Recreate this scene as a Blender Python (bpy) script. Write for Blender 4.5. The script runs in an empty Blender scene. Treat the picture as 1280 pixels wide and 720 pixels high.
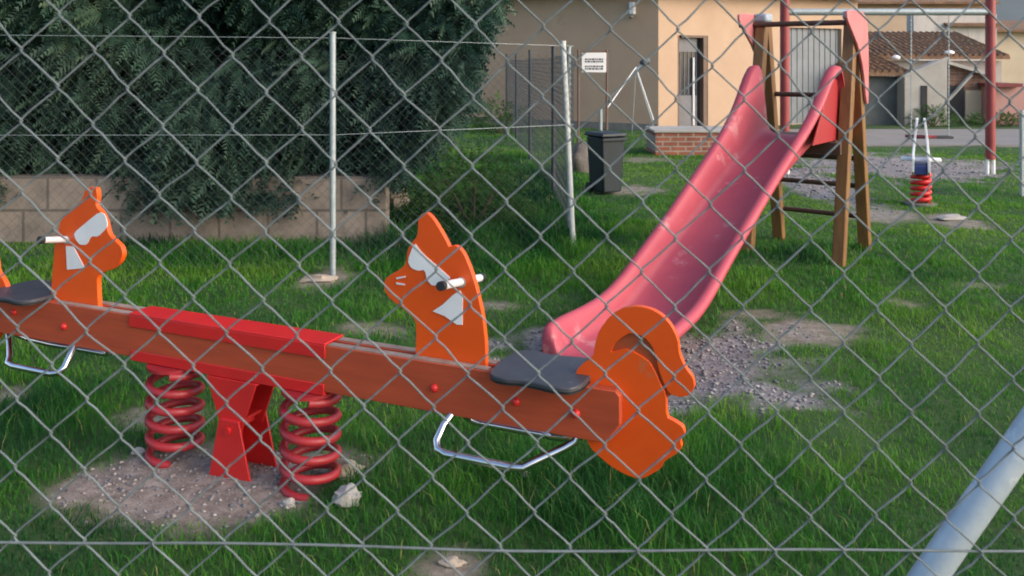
import bpy, bmesh, math, random
import numpy as np
from mathutils import Vector, Matrix, noise
R = math.radians
random.seed(7); rng = np.random.default_rng(7)
scene = bpy.context.scene
col = scene.collection
F, CX, HY, H = 1080.0, 640.0, 75.0, 1.5          # focal length in photo pixels, centre column, horizon row, eye height

# ---------------------------------------------------------------- measuring helpers
def at(x, y, Y): return Vector(((x-CX)/F*Y, Y, H-(y-HY)/F*Y))
def gnd(x, y, z=0.0): return at(x, y, F*(H-z)/(y-HY))
def on_plane(x, y, P, d):                          # vertical plane through P along ground direction d
    n = Vector((-d[1], d[0], 0)); ray = Vector(((x-CX)/F, 1, -(y-HY)/F)); o = Vector((0, 0, H))
    return o+ray*((Vector(P)-o).dot(n)/ray.dot(n))

# ---------------------------------------------------------------- materials
def newmat(name):
    m = bpy.data.materials.new(name); m.use_nodes = True
    nt = m.node_tree; b = nt.nodes['Principled BSDF']; return m, nt, b
def N(nt, t, **kw):
    n = nt.nodes.new(t)
    for k, v in kw.items():
        if k.startswith('i_'): n.inputs[k[2:].replace('_', ' ')].default_value = v
        else: setattr(n, k, v)
    return n
def ramp(nt, src, stops):
    r = nt.nodes.new('ShaderNodeValToRGB')
    while len(r.color_ramp.elements) < len(stops): r.color_ramp.elements.new(.5)
    for e, (p, c) in zip(r.color_ramp.elements, stops):
        e.position = p; e.color = (*c, 1) if len(c) == 3 else c
    nt.links.new(src, r.inputs[0]); return r.outputs[0]
def pnoise(nt, scale, detail=4, rough=.6, coord=None, stretch=None):
    tc = N(nt, 'ShaderNodeTexCoord'); out = tc.outputs['Object']
    if coord is not None: out = coord
    if stretch:
        mp = N(nt, 'ShaderNodeMapping'); mp.inputs['Scale'].default_value = stretch
        nt.links.new(out, mp.inputs[0]); out = mp.outputs[0]
    n = N(nt, 'ShaderNodeTexNoise', i_Scale=scale, i_Detail=detail, i_Roughness=rough)
    nt.links.new(out, n.inputs['Vector']); return n.outputs['Fac']
def bump(nt, b, h, strength=.3, dist=.01):
    bp = N(nt, 'ShaderNodeBump', i_Strength=strength, i_Distance=dist)
    nt.links.new(h, bp.inputs['Height']); nt.links.new(bp.outputs[0], b.inputs['Normal'])
def mat(name, c1, c2=None, scale=6, rough=.6, metal=0, bstr=.15, bdist=.004, stretch=None, wear=None, wearpos=.66, wscale=None):
    m, nt, b = newmat(name)
    c2 = c2 or tuple(x*.75 for x in c1)
    n = pnoise(nt, scale, 5, .62, stretch=stretch)
    c = ramp(nt, n, [(.32, c2), (.68, c1)])
    if wear:
        n2 = pnoise(nt, wscale or scale*3.1, 6, .7, stretch=stretch)
        f = ramp(nt, n2, [(wearpos, (0, 0, 0)), (wearpos+.06, (1, 1, 1))])
        mx = N(nt, 'ShaderNodeMixRGB'); nt.links.new(f, mx.inputs[0]); nt.links.new(c, mx.inputs[1])
        mx.inputs[2].default_value = (*wear, 1); c = mx.outputs[0]
    nt.links.new(c, b.inputs['Base Color'])
    b.inputs['Roughness'].default_value = rough; b.inputs['Metallic'].default_value = metal
    if bstr: bump(nt, b, pnoise(nt, scale*6, 4, .6, stretch=stretch), bstr, bdist)
    return m
def brickmat(name, c1, c2, mortar, bw, bh, ms=.012, rough=.85, rot=0, off=.5):
    m, nt, b = newmat(name)
    tc = N(nt, 'ShaderNodeTexCoord'); sp = N(nt, 'ShaderNodeSeparateXYZ'); cb = N(nt, 'ShaderNodeCombineXYZ')
    rt = N(nt, 'ShaderNodeVectorRotate', rotation_type='Z_AXIS'); rt.inputs['Angle'].default_value = rot
    nt.links.new(tc.outputs['Object'], rt.inputs[0]); nt.links.new(rt.outputs[0], sp.inputs[0])
    nt.links.new(sp.outputs['X'], cb.inputs['X']); nt.links.new(sp.outputs['Z'], cb.inputs['Y'])
    br = N(nt, 'ShaderNodeTexBrick', offset=off)
    br.inputs['Scale'].default_value = 1; br.inputs['Brick Width'].default_value = bw; br.inputs['Row Height'].default_value = bh
    br.inputs['Mortar Size'].default_value = ms; br.inputs['Color1'].default_value = (*c1, 1); br.inputs['Color2'].default_value = (*c2, 1)
    br.inputs['Mortar'].default_value = (*mortar, 1); nt.links.new(cb.outputs[0], br.inputs['Vector'])
    mx = N(nt, 'ShaderNodeMixRGB', blend_type='MULTIPLY'); mx.inputs[0].default_value = .8
    g = ramp(nt, pnoise(nt, 5, 6, .7), [(.3, (.42, .43, .42)), (.48, (.8, .8, .78)), (.7, (1.12, 1.08, 1.03))])
    nt.links.new(br.outputs['Color'], mx.inputs[1]); nt.links.new(g, mx.inputs[2]); nt.links.new(mx.outputs[0], b.inputs['Base Color'])
    b.inputs['Roughness'].default_value = rough
    inv = N(nt, 'ShaderNodeMath', operation='SUBTRACT'); inv.inputs[0].default_value = 1; nt.links.new(br.outputs['Fac'], inv.inputs[1])
    bump(nt, b, inv.outputs[0], .6, .01); return m
def leafmat(name, cols, trans=.3, rough=.55):
    m, nt, b = newmat(name)
    a = N(nt, 'ShaderNodeAttribute', attribute_name='tint')
    c = ramp(nt, a.outputs['Fac'], [(i/(len(cols)-1), cc) for i, cc in enumerate(cols)])
    nt.links.new(c, b.inputs['Base Color']); b.inputs['Roughness'].default_value = rough
    b.inputs['Specular IOR Level'].default_value = .25
    t = N(nt, 'ShaderNodeBsdfTranslucent'); nt.links.new(c, t.inputs[0])
    mx = N(nt, 'ShaderNodeMixShader'); mx.inputs[0].default_value = trans
    nt.links.new(b.outputs[0], mx.inputs[1]); nt.links.new(t.outputs[0], mx.inputs[2])
    nt.links.new(mx.outputs[0], nt.nodes['Material Output'].inputs[0]); return m

M = {}
M['orange'] = mat('orange_hdpe', (.86, .105, .006), (.76, .082, .005), 3, .45, bstr=.05, wear=(.62, .13, .04), wearpos=.66, wscale=11)
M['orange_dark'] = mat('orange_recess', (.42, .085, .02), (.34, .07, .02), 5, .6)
M['white'] = mat('white_paint', (.86, .86, .88), (.76, .76, .79), 9, .5, bstr=.04)
M['beam'] = mat('stained_wood', (.49, .078, .026), (.38, .056, .020), 3, .6, stretch=(1, 1, 9), wear=(.36, .12, .075), wearpos=.64, wscale=7)
M['grain'] = mat('weathered_wood_edge', (.36, .27, .23), (.24, .16, .13), 20, .8)
M['red'] = mat('red_enamel', (.68, .022, .020), (.56, .018, .020), 4, .42, bstr=.08, wear=(.30, .045, .04), wearpos=.66, wscale=16)
M['spring'] = mat('red_spring_enamel', (.40, .028, .035), (.30, .02, .03), 7, .42, wear=(.22, .04, .04), wearpos=.66)
M['chrome'] = mat('chromed_steel', (.80, .80, .83), (.62, .62, .66), 9, .17, 1, bstr=.02)
M['handle'] = mat('polished_bar', (.80, .80, .83), (.7, .7, .74), 9, .3, .15, bstr=.02)
M['black'] = mat('black_rubber', (.018, .018, .02), None, 12, .6)
M['seat'] = mat('seat_plastic', (.062, .065, .08), (.042, .044, .056), 8, .5, wear=(.14, .14, .15), wearpos=.62)
M['pink'] = mat('faded_red_polyester', (.52, .088, .115), (.43, .062, .095), 1.8, .56, bstr=.06, wear=(.55, .19, .21), wearpos=.60, wscale=3.2)
M['pinkpanel'] = mat('faded_panel', (.60, .22, .22), (.52, .16, .17), 4, .45)
M['post'] = mat('varnished_timber', (.26, .135, .045), (.17, .08, .03), 5, .55, stretch=(5, 5, .6), wear=(.33, .20, .08), wearpos=.66)
M['darkwood'] = mat('dark_timber', (.10, .05, .032), (.06, .03, .02), 6, .65)
M['guard'] = mat('deep_red_panel', (.40, .030, .035), (.32, .024, .03), 4, .5)
M['bluecap'] = mat('grey_blue_cap', (.40, .46, .54), None, 8, .5)
M['galv'] = mat('galvanised_steel', (.40, .45, .47), (.30, .35, .37), 30, .5, .35, bstr=.08)
M['galvpole'] = mat('galvanised_tube', (.50, .57, .64), (.33, .41, .49), 11, .5, .25, bstr=.15, wear=(.62, .68, .73), wearpos=.56, wscale=26)
M['wire'] = mat('wire', (.185, .218, .232), (.11, .135, .145), 45, .6, .15, bstr=0, wear=(.19, .16, .14), wearpos=.66, wscale=70)
M['thinwire'] = mat('thin_wire', (.105, .118, .13), None, 30, .6, .3, bstr=0)
M['whitepost'] = mat('pale_post', (.62, .64, .62), (.45, .47, .46), 12, .55, wear=(.35, .3, .26), wearpos=.66)
M['darkpost'] = mat('dark_post', (.06, .068, .085), None, 9, .6)
M['block'] = brickmat('concrete_block', (.285, .235, .20), (.24, .195, .165), (.14, .12, .105), .40, .27, .012)
M['brick'] = brickmat('red_brick', (.36, .12, .075), (.28, .09, .06), (.36, .30, .26), .24, .075, .012)
M['oldbrick'] = brickmat('old_brick', (.25, .13, .09), (.20, .10, .075), (.24, .19, .16), .26, .08, .012)
M['render'] = mat('ochre_render', (.50, .355, .25), (.45, .31, .215), 1.3, .88, bstr=.25, wear=(.44, .31, .22), wearpos=.60, wscale=2.2)
M['rendershade'] = M['render']
M['plinth'] = mat('grey_plinth', (.22, .21, .20), None, 4, .9)
M['corr'] = mat('grey_sheet_metal', (.205, .225, .25), (.16, .18, .20), 3, .6, .1)
M['glass'] = mat('dark_glass', (.05, .055, .07), (.03, .035, .045), 5, .15, bstr=0)
M['doorgrey'] = mat('door_grey', (.15, .15, .17), (.115, .115, .13), 5, .5)
M['doorbrown'] = mat('door_brown', (.16, .10, .075), None, 6, .6)
M['tile'] = mat('old_roof_tile', (.27, .155, .085), (.15, .09, .06), 3, .9, bstr=.8, bdist=.05, wear=(.20, .17, .10), wearpos=.6, wscale=2)
M['concrete'] = mat('pale_concrete', (.42, .40, .37), (.33, .31, .28), 2, .9, bstr=.3, wear=(.28, .26, .24), wearpos=.64)
M['cream'] = mat('cream_wall', (.56, .47, .35), (.48, .39, .29), 1.5, .9)
M['stained'] = mat('stained_wall', (.60, .55, .50), (.44, .41, .39), 1.2, .9, stretch=(2, 2, .4), wear=(.28, .27, .27), wearpos=.6)
M['peach'] = mat('peach_wall', (.62, .47, .33), (.54, .40, .28), 1.2, .9)
M['pinkwall'] = mat('pink_wall', (.46, .26, .23), (.40, .22, .20), 2, .9)
M['redroof'] = mat('dark_red_roof', (.22, .05, .05), None, 4, .8)
M['dark'] = mat('dark_opening', (.035, .036, .04), None, 4, .9)
M['garage'] = mat('grey_green_boards', (.12, .13, .13), (.085, .095, .095), 4, .8)
M['swingred'] = mat('maroon_paint', (.33, .055, .055), (.25, .04, .045), 5, .45)
M['bin'] = mat('dark_bin_plastic', (.010, .022, .032), (.008, .015, .022), 5, .55)
M['rock'] = mat('rock', (.22, .19, .18), (.13, .12, .115), 7, .95, bstr=.6, bdist=.02)
M['stone'] = mat('pale_stone', (.42, .35, .28), (.31, .25, .20), 14, .9, bstr=.5)
M['whitestone'] = mat('white_stone', (.46, .43, .40), (.34, .31, .29), 14, .9, bstr=.5)
M['roadm'] = mat('concrete_road', (.25, .235, .225), (.20, .19, .18), 1.5, .9, bstr=.3)
M['blue'] = mat('blue_paint', (.05, .08, .26), None, 6, .45)
M['hedge_core'] = mat('dark_hedge_core', (.020, .024, .018), (.012, .014, .011), 6, .95, bstr=.8, bdist=.05)  # dark colour for the light-blocking core inside the hedge
M['bark'] = mat('bark', (.10, .075, .055), None, 12, .95, stretch=(1, 1, .2), bstr=.7)
M['hill'] = mat('far_hill', (.13, .155, .155), (.10, .12, .115), .03, .95, bstr=0)
M['pebble'] = leafmat('pebble', [(.12, .12, .135), (.20, .20, .225), (.28, .25, .235), (.40, .37, .36)], 0, .9)
M['hedge'] = leafmat('conifer_leaf', [(.010, .034, .028), (.026, .066, .050), (.054, .112, .076), (.11, .165, .095)], .28)
M['shrubleaf'] = leafmat('shrub_leaf', [(.022, .065, .020), (.050, .125, .028), (.095, .17, .045)], .35)
M['grass'] = leafmat('grass_blade', [(.009, .062, .022), (.030, .152, .024), (.078, .258, .022), (.160, .325, .036), (.30, .27, .12)], .44)

# ---------------------------------------------------------------- mesh builder
class MB:
    def __init__(s): s.v = []; s.f = []; s.mi = []
    def add(s, vs, fs, mi=0):
        o = len(s.v); s.v += [Vector(p) for p in vs]; s.f += [tuple(i+o for i in f) for f in fs]; s.mi += [mi]*len(fs); return s
    def box(s, c, ax, ay, az, mi=0):               # centre and three half-extent vectors
        c, ax, ay, az = map(Vector, (c, ax, ay, az))
        vs = [c+ax*i+ay*j+az*k for k in (-1, 1) for j in (-1, 1) for i in (-1, 1)]
        return s.add(vs, [(0, 2, 3, 1), (4, 5, 7, 6), (0, 1, 5, 4), (2, 6, 7, 3), (0, 4, 6, 2), (1, 3, 7, 5)], mi)
    def abox(s, x0, x1, y0, y1, z0, z1, mi=0):
        return s.box(((x0+x1)/2, (y0+y1)/2, (z0+z1)/2), ((x1-x0)/2, 0, 0), (0, (y1-y0)/2, 0), (0, 0, (z1-z0)/2), mi)
    def bar(s, a, b, w, d, side=Vector((1, 0, 0)), mi=0):   # rectangular bar from a to b
        a, b = Vector(a), Vector(b); t = (b-a).normalized(); u = (side-t*side.dot(t)).normalized(); v = t.cross(u)
        return s.box((a+b)/2, u*w/2, v*d/2, (b-a)/2, mi)
    def tube(s, pts, r, n=8, cap=True, mi=0):
        pts = [Vector(p) for p in pts]; rr = r if isinstance(r, (list, tuple)) else [r]*len(pts)
        vs = []; prev = None
        for i, p in enumerate(pts):
            t = (pts[min(i+1, len(pts)-1)]-pts[max(i-1, 0)]).normalized()
            if prev is None: u = t.orthogonal().normalized()
            else: u = (prev-t*prev.dot(t)).normalized()
            prev = u; w = t.cross(u)
            vs += [p+(u*math.cos(2*math.pi*k/n)+w*math.sin(2*math.pi*k/n))*rr[i] for k in range(n)]
        fs = [(i*n+k, i*n+(k+1) % n, (i+1)*n+(k+1) % n, (i+1)*n+k) for i in range(len(pts)-1) for k in range(n)]
        if cap: fs += [tuple(range(n))[::-1], tuple((len(pts)-1)*n+k for k in range(n))]
        return s.add(vs, fs, mi)
    def prism(s, poly, off, mi=0):                  # 3D polygon extruded by +-off
        off = Vector(off); n = len(poly)
        vs = [Vector(p)-off for p in poly]+[Vector(p)+off for p in poly]
        return s.add(vs, [tuple(range(n)), tuple(range(2*n-1, n-1, -1))]+[(i, i+n, (i+1) % n+n, (i+1) % n) for i in range(n)], mi)
    def ball(s, c, r, sc=(1, 1, 1), seg=10, rings=7, rough=0, seed=0, mi=0):
        c = Vector(c); vs = []
        for i in range(rings+1):
            th = math.pi*i/rings
            for k in range(seg):
                ph = 2*math.pi*k/seg; d = Vector((math.sin(th)*math.cos(ph), math.sin(th)*math.sin(ph), math.cos(th)))
                q = 1+rough*noise.noise(d*1.7+Vector((seed*3.1, seed, 0)))
                vs.append(c+Vector((d.x*sc[0], d.y*sc[1], d.z*sc[2]))*r*q)
        return s.add(vs, [(i*seg+k, (i+1)*seg+k, (i+1)*seg+(k+1) % seg, i*seg+(k+1) % seg) for i in range(rings) for k in range(seg)], mi)
    def build(s, name, m, parent=None, bevel=0, smooth=35, weld=False, extra=()):
        root = parent
        while root is not None and root.parent is not None: root = root.parent
        o0 = root.location.copy() if root is not None else Vector()
        me = bpy.data.meshes.new(name); me.from_pydata([p-o0 for p in s.v], [], s.f)
        for mm in (m, *extra): me.materials.append(mm)
        me.polygons.foreach_set('material_index', s.mi)
        bm = bmesh.new(); bm.from_mesh(me)
        if weld: bmesh.ops.remove_doubles(bm, verts=bm.verts, dist=1e-5)
        bmesh.ops.triangulate(bm, faces=[f for f in bm.faces if len(f.verts) > 4])
        bmesh.ops.recalc_face_normals(bm, faces=bm.faces)
        bm.to_mesh(me); bm.free()
        if smooth:
            me.shade_smooth(); me.set_sharp_from_angle(angle=R(smooth))
        ob = bpy.data.objects.new(name, me); col.objects.link(ob)
        if parent is not None: ob.parent = parent
        if bevel:
            b = ob.modifiers.new('bevel', 'BEVEL'); b.width = bevel; b.segments = 2; b.limit_method = 'ANGLE'; b.angle_limit = R(40)
        return ob
def tag(o, label=None, cat=None, group=None, kind=None):
    for k, v in (('label', label), ('category', cat), ('group', group), ('kind', kind)):
        if v: o[k] = v
    return o
def thing(name, label, cat, loc=(0, 0, 0), group=None):
    o = bpy.data.objects.new(name, None); col.objects.link(o); o.location = loc; o.empty_display_size = .1
    return tag(o, label, cat, group)
def chaikin(p, it=1):
    for _ in range(it):
        q = []
        for i in range(len(p)):
            a, b = Vector(p[i]), Vector(p[(i+1) % len(p)]); q += [a*.8+b*.2, a*.2+b*.8]
        p = q
    return p
def np_mesh(name, verts, loops, counts, m, tint=None):
    me = bpy.data.meshes.new(name); me.vertices.add(len(verts)); me.vertices.foreach_set('co', verts.astype(np.float32).ravel())
    me.loops.add(len(loops)); me.loops.foreach_set('vertex_index', loops.astype(np.int32))
    st = np.concatenate([[0], np.cumsum(counts)[:-1]])
    me.polygons.add(len(counts)); me.polygons.foreach_set('loop_start', st.astype(np.int32)); me.polygons.foreach_set('loop_total', counts.astype(np.int32))
    me.materials.append(m); me.update(calc_edges=True)
    if tint is not None:
        a = me.attributes.new('tint', 'FLOAT', 'POINT'); a.data.foreach_set('value', tint.astype(np.float32))
    o = bpy.data.objects.new(name, me); col.objects.link(o); return o

# ---------------------------------------------------------------- numpy noise
_tab = np.random.default_rng(3).random((256, 256))
def vnoise(x, y, s, o=0):
    x = np.asarray(x)*s+37.3*(o+1); y = np.asarray(y)*s+11.7*(o+2)
    xi = np.floor(x).astype(int); yi = np.floor(y).astype(int); fx = x-xi; fy = y-yi
    fx = fx*fx*(3-2*fx); fy = fy*fy*(3-2*fy); g = lambda i, j: _tab[i % 256, j % 256]
    return (g(xi, yi)*(1-fx)+g(xi+1, yi)*fx)*(1-fy)+(g(xi, yi+1)*(1-fx)+g(xi+1, yi+1)*fx)*fy
def fbm(x, y, s, o=0): return .55*vnoise(x, y, s, o)+.3*vnoise(x, y, s*2.1, o+5)+.15*vnoise(x, y, s*4.3, o+9)

# worn patches: image box -> ellipse on the ground
def ell(x0, x1, y0, y1):
    Y0, Y1 = F*H/(y1-HY), F*H/(y0-HY); Yc = (Y0+Y1)/2; yc = HY+F*H/Yc
    return (((x0+x1)/2-CX)/F*Yc, Yc, (x1-x0)/2/F*Yc, (Y1-Y0)/2)
DIRT = [(ell(92, 455, 558, 662), 1.15), (ell(935, 1085, 402, 434), .82), (ell(375, 450, 336, 362), .8), (ell(-20, 36, 478, 500), .75),
        (ell(515, 620, 690, 735), .85), (ell(585, 660, 374, 394), .66), (ell(1055, 1155, 262, 276), .75), (ell(1158, 1225, 266, 286), .85),
        (ell(745, 835, 231, 244), .8), (ell(425, 490, 402, 418), .6), (ell(140, 260, 508, 535), .72), (ell(760, 850, 196, 204), .7),
        (ell(900, 990, 388, 398), .6), (ell(1190, 1260, 352, 360), .5), (ell(470, 520, 408, 422), .55), (ell(1100, 1150, 372, 384), .55)]
GRAV = [(ell(600, 1018, 404, 518), 1.4), (ell(990, 1255, 193, 227), 1.1), (ell(955, 1065, 205, 260), 1.0)]
TALL = [(ell(455, 960, 520, 700), 1.2), (ell(-40, 130, 470, 575), 1.0), (ell(480, 740, 205, 335), 1.8), (ell(120, 470, 285, 335), .9), (ell(890, 1100, 335, 400), .3),
        (ell(930, 1100, 300, 335), .6), (ell(425, 545, 288, 325), 1.5), (ell(-30, 110, 505, 640), .8)]
def field(lst, X, Y):
    r = np.zeros_like(X); nz = (fbm(X, Y, 2.2, 3)-.5)*.9+(vnoise(X, Y, 9, 1)-.5)*.45
    for (cx, cy, rx, ry), s in lst:
        d = np.sqrt(((X-cx)/rx)**2+((Y-cy)/ry)**2)+nz
        r = np.maximum(r, s*np.clip((1.15-d)/.5, 0, 1))
    return np.clip(r, 0, 1)
LIP = Vector((.45, 4.35))
def gz(X, Y):
    X = np.asarray(X, float); Y = np.asarray(Y, float)
    near = np.clip((26-Y)/6, 0, 1)*np.clip((16-np.abs(X))/4, 0, 1)
    z = ((fbm(X, Y, .8, 2)-.5)*.05+(vnoise(X, Y, 5, 4)-.5)*.02)*near
    z -= .115*np.exp(-(((X-LIP.x)/.62)**2+((Y-LIP.y-.05)/.5)**2))
    z += .022*np.exp(-(((X+.95)/.8)**2+((Y-3.05)/.5)**2))
    return z
def g1(x, y): return float(gz(np.array([x]), np.array([y]))[0])

# ---------------------------------------------------------------- ground
def axis(lo, hi, a, b, step):
    fine = list(np.arange(a, b, step)); out = fine[:]; s = step*2; x = a
    while x > lo: x -= s; s *= 1.35; out.insert(0, x)
    s = step*2; x = fine[-1]
    while x < hi: x += s; s *= 1.35; out.append(x)
    return np.array(out)
xs = axis(-500, 500, -6, 9, .055); ys = axis(-60, 700, 1.2, 18, .055)
GX, GY = np.meshgrid(xs, ys); gx, gy = GX.ravel(), GY.ravel()
nx, ny = len(xs), len(ys); idx = np.arange(nx*ny).reshape(ny, nx)
q = np.stack([idx[:-1, :-1], idx[:-1, 1:], idx[1:, 1:], idx[1:, :-1]], -1).reshape(-1)
ground = np_mesh('ground', np.stack([gx, gy, gz(gx, gy)], 1), q, np.full(len(q)//4, 4), None or bpy.data.materials.new('ground_soil'))
ground['kind'] = 'structure'; ground.data.shade_smooth()
for nm, l in (('dirt', DIRT), ('gravel', GRAV)):
    a = ground.data.attributes.new(nm, 'FLOAT', 'POINT'); a.data.foreach_set('value', field(l, gx, gy).astype(np.float32))
m = ground.data.materials[0]; m.use_nodes = True; nt = m.node_tree; b = nt.nodes['Principled BSDF']
base = ramp(nt, pnoise(nt, 1.7, 6, .65), [(.3, (.016, .045, .010)), (.5, (.030, .075, .014)), (.72, (.060, .095, .022))])
soil = ramp(nt, pnoise(nt, 14, 8, .75), [(.3, (.13, .10, .085)), (.48, (.25, .20, .17)), (.62, (.36, .30, .265)), (.75, (.44, .39, .35))])
vor = N(nt, 'ShaderNodeTexVoronoi', i_Scale=42.0); tc = N(nt, 'ShaderNodeTexCoord'); nt.links.new(tc.outputs['Object'], vor.inputs['Vector'])
sepc = N(nt, 'ShaderNodeSeparateColor'); nt.links.new(vor.outputs['Color'], sepc.inputs[0])
grav = ramp(nt, sepc.outputs[0], [(0, (.14, .14, .165)), (.55, (.235, .235, .265)), (1, (.38, .37, .39))])
def mixc(f, a, bb):
    x = N(nt, 'ShaderNodeMixRGB'); nt.links.new(f, x.inputs[0]); nt.links.new(a, x.inputs[1]); nt.links.new(bb, x.inputs[2]); return x.outputs[0]
ad = N(nt, 'ShaderNodeAttribute', attribute_name='dirt'); ag = N(nt, 'ShaderNodeAttribute', attribute_name='gravel')
c = mixc(ag.outputs['Fac'], mixc(ad.outputs['Fac'], base, soil), mixc(pnoise(nt, 3, 3), grav, soil))
nt.links.new(c, b.inputs['Base Color']); b.inputs['Roughness'].default_value = .95
bump(nt, b, pnoise(nt, 40, 6, .75), .7, .012)

# ---------------------------------------------------------------- grass blades (uncountable)
def make_grass():
    P = []
    for y0, y1, dens in ((1.7, 3.2, 7000), (3.2, 4.6, 4600), (4.6, 6.5, 3300), (6.5, 9.5, 1900), (9.5, 14, 900), (14, 24, 320)):
        w = .66*y1+.8; n = int(2*w*(y1-y0)*dens)
        P.append(np.stack([rng.uniform(-w, w, n), rng.uniform(y0, y1, n)], 1))
    P = np.concatenate(P); X, Y = P[:, 0], P[:, 1]
    bare = np.maximum(field(DIRT, X, Y), field(GRAV, X, Y))
    thin = fbm(X, Y, 1.1, 20)
    road = (Y > 14.5) & (Y < 18.3) & (X > 4.9)
    keep = (rng.random(len(X)) > bare*1.02-.02) & (rng.random(len(X)) < .72+.9*thin) & ~road
    keep &= ~((Y > 17.5) & (X > 2.9+.0*Y)) | (Y < 17.5)
    X, Y, bare = X[keep], Y[keep], bare[keep]; n = len(X)
    tall = np.zeros(n); nz = (fbm(X, Y, 1.5, 8)-.5)*1.2
    for (cx, cy, rx, ry), s in TALL:
        tall = np.maximum(tall, s*np.clip(1.3-np.sqrt(((X-cx)/rx)**2+((Y-cy)/ry)**2)+nz, 0, 1))
    clump = fbm(X, Y, 3.2, 12); patch = fbm(X, Y, .7, 30)
    h = (.020+.11*np.clip(clump-.33, 0, 1)**1.15+.018*patch)*(1-.25*np.clip((X-.6)/1.2, 0, 1))*(1+tall*1.5)*rng.uniform(.55, 1.3, n)*(1-.6*bare)
    wd = rng.uniform(.0022, .0042, n)*np.maximum(1, Y/3.2)**.95
    a = rng.uniform(0, 2*np.pi, n); ln = rng.uniform(.15, .95, n)*h; da = a+rng.normal(0, .7, n)
    ux, uy = np.cos(a+np.pi/2), np.sin(a+np.pi/2); dx, dy = np.cos(da), np.sin(da)
    z = gz(X, Y)-.004
    V = np.zeros((n, 5, 3))
    for k, (t, s) in enumerate(((0, -1), (0, 1), (.55, .8), (.55, -.8))):
        V[:, k, 0] = X+ux*wd*s/2+dx*ln*t*t; V[:, k, 1] = Y+uy*wd*s/2+dy*ln*t*t; V[:, k, 2] = z+h*t
    V[:, 4, 0] = X+dx*ln; V[:, 4, 1] = Y+dy*ln; V[:, 4, 2] = z+h*(1-.25*ln/np.maximum(h, 1e-4))
    tint = -.10+1.02*fbm(X, Y, .75, 40)+.40*(vnoise(X, Y, 2.6, 44)-.5)+rng.normal(0, .08, n)-.24*np.clip(tall, 0, 1)+.14*np.clip((X-.5)/2, 0, 1)+.25*np.clip(bare-.2, 0, 1)
    tint += .09*np.clip((Y-4)/5, 0, 1)-.14*np.clip((4.3-Y)/1.4, 0, 1)
    dry = rng.random(n) < .03+.12*bare+.10*np.clip(fbm(X, Y, 1.3, 77)-.55, 0, 1); tint = np.where(dry, rng.uniform(.8, 1, n), np.clip(tint, 0, .72))
    T = np.repeat(tint[:, None], 5, 1)
    o = (np.arange(n)*5)[:, None]; L = (o+np.array([0, 1, 2, 3, 3, 2, 4])).ravel()
    ob = np_mesh('grass', V.reshape(-1, 3), L, np.tile([4, 3], n), M['grass'], T.ravel())
    tag(ob, 'uneven green grass growing over the playground lawn', 'grass', kind='stuff'); return n
NG = make_grass()

def make_pebbles():
    base = np.array([[1, 0, 0], [-1, 0, 0], [0, 1, 0], [0, -1, 0], [0, 0, 1], [0, 0, -1]], float)
    fc = np.array([[0, 2, 4], [2, 1, 4], [1, 3, 4], [3, 0, 4], [2, 0, 5], [1, 2, 5], [3, 1, 5], [0, 3, 5]])
    V = []; 
    for lst, n0, smin, smax in ((GRAV[:1], 9000, .004, .017), (DIRT[:1], 2600, .003, .013), (GRAV[1:], 2500, .008, .03)):
        for (cx, cy, rx, ry), s in lst:
            X = rng.uniform(cx-rx*1.2, cx+rx*1.2, n0); Y = rng.uniform(cy-ry*1.2, cy+ry*1.2, n0)
            k = rng.random(n0) < field(lst, X, Y)**1.5; X, Y = X[k], Y[k]; n = len(X)
            sz = smin+(smax-smin)*rng.random(n)**4.5
            v = base[None]*sz[:, None, None]*rng.uniform(.6, 1.2, (n, 6, 3)); v[:, :, 2] *= .6
            th = rng.uniform(0, 6.28, n); c, s_ = np.cos(th)[:, None], np.sin(th)[:, None]
            x = v[:, :, 0]*c-v[:, :, 1]*s_; y = v[:, :, 0]*s_+v[:, :, 1]*c
            V.append(np.stack([x+X[:, None], y+Y[:, None], v[:, :, 2]+(gz(X, Y)+sz*.25)[:, None]], -1))
    V = np.concatenate(V); n = len(V)
    L = (np.arange(n)[:, None, None]*6+fc[None]).ravel()
    ob = np_mesh('gravel', V.reshape(-1, 3), L, np.full(n*8, 3), M['pebble'], np.repeat(rng.random(n)**1.2, 6))
    tag(ob, 'loose grey gravel scattered over the worn patches', 'gravel', kind='stuff')
make_pebbles()

# ---------------------------------------------------------------- spring seesaw
D = Vector((.918, -.396, 0)).normalized(); NN = Vector((D.y, -D.x, 0))      # along the beam; NN points to the near side
if NN.y > 0: NN = -NN
P0 = Vector((-.9623, 3.057, 0))-NN*.055                                     # pivot on the ground
def sw(s, p=0, z=0): return P0+D*s+NN*p+Vector((0, 0, z))
UP = Vector((0, 0, 1))
ss = thing('spring_seesaw', 'two-seat orange and red spring seesaw with animal head panels on a worn patch', 'seesaw', P0)
BZ0, BZ1, SL, SR = .376, .534, -1.385, 1.385
for sg in (-1, 1):
    pb = MB(); zc = (BZ0+BZ1)/2; hh = (BZ1-BZ0)/2; c = .035
    prof = [(SL, BZ0+c), (SL+c, BZ0), (SR-c*1.2, BZ0), (SR, BZ0+c*1.6), (SR, BZ1-.012), (SR-.012, BZ1), (SL+.012, BZ1), (SL, BZ1-.012)]
    pb.prism([sw(s, sg*.030, z) for s, z in prof], NN*.0185)
    pk = pb.build('plank', M['beam'], ss, bevel=.003)
    for a, b_ in ((-.93, -.535), (.365, .96)):
        MB().box(sw((a+b_)/2, sg*.030, BZ1+.001), D*(b_-a)/2, NN*.015, UP*.002).build('weathered_edge', M['grain'], pk)
st = MB()
C0, C1 = -.53, .36
st.box(sw((C0+C1)/2, 0, BZ1+.005), D*(C1-C0)/2, NN*.055, UP*.004)
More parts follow.
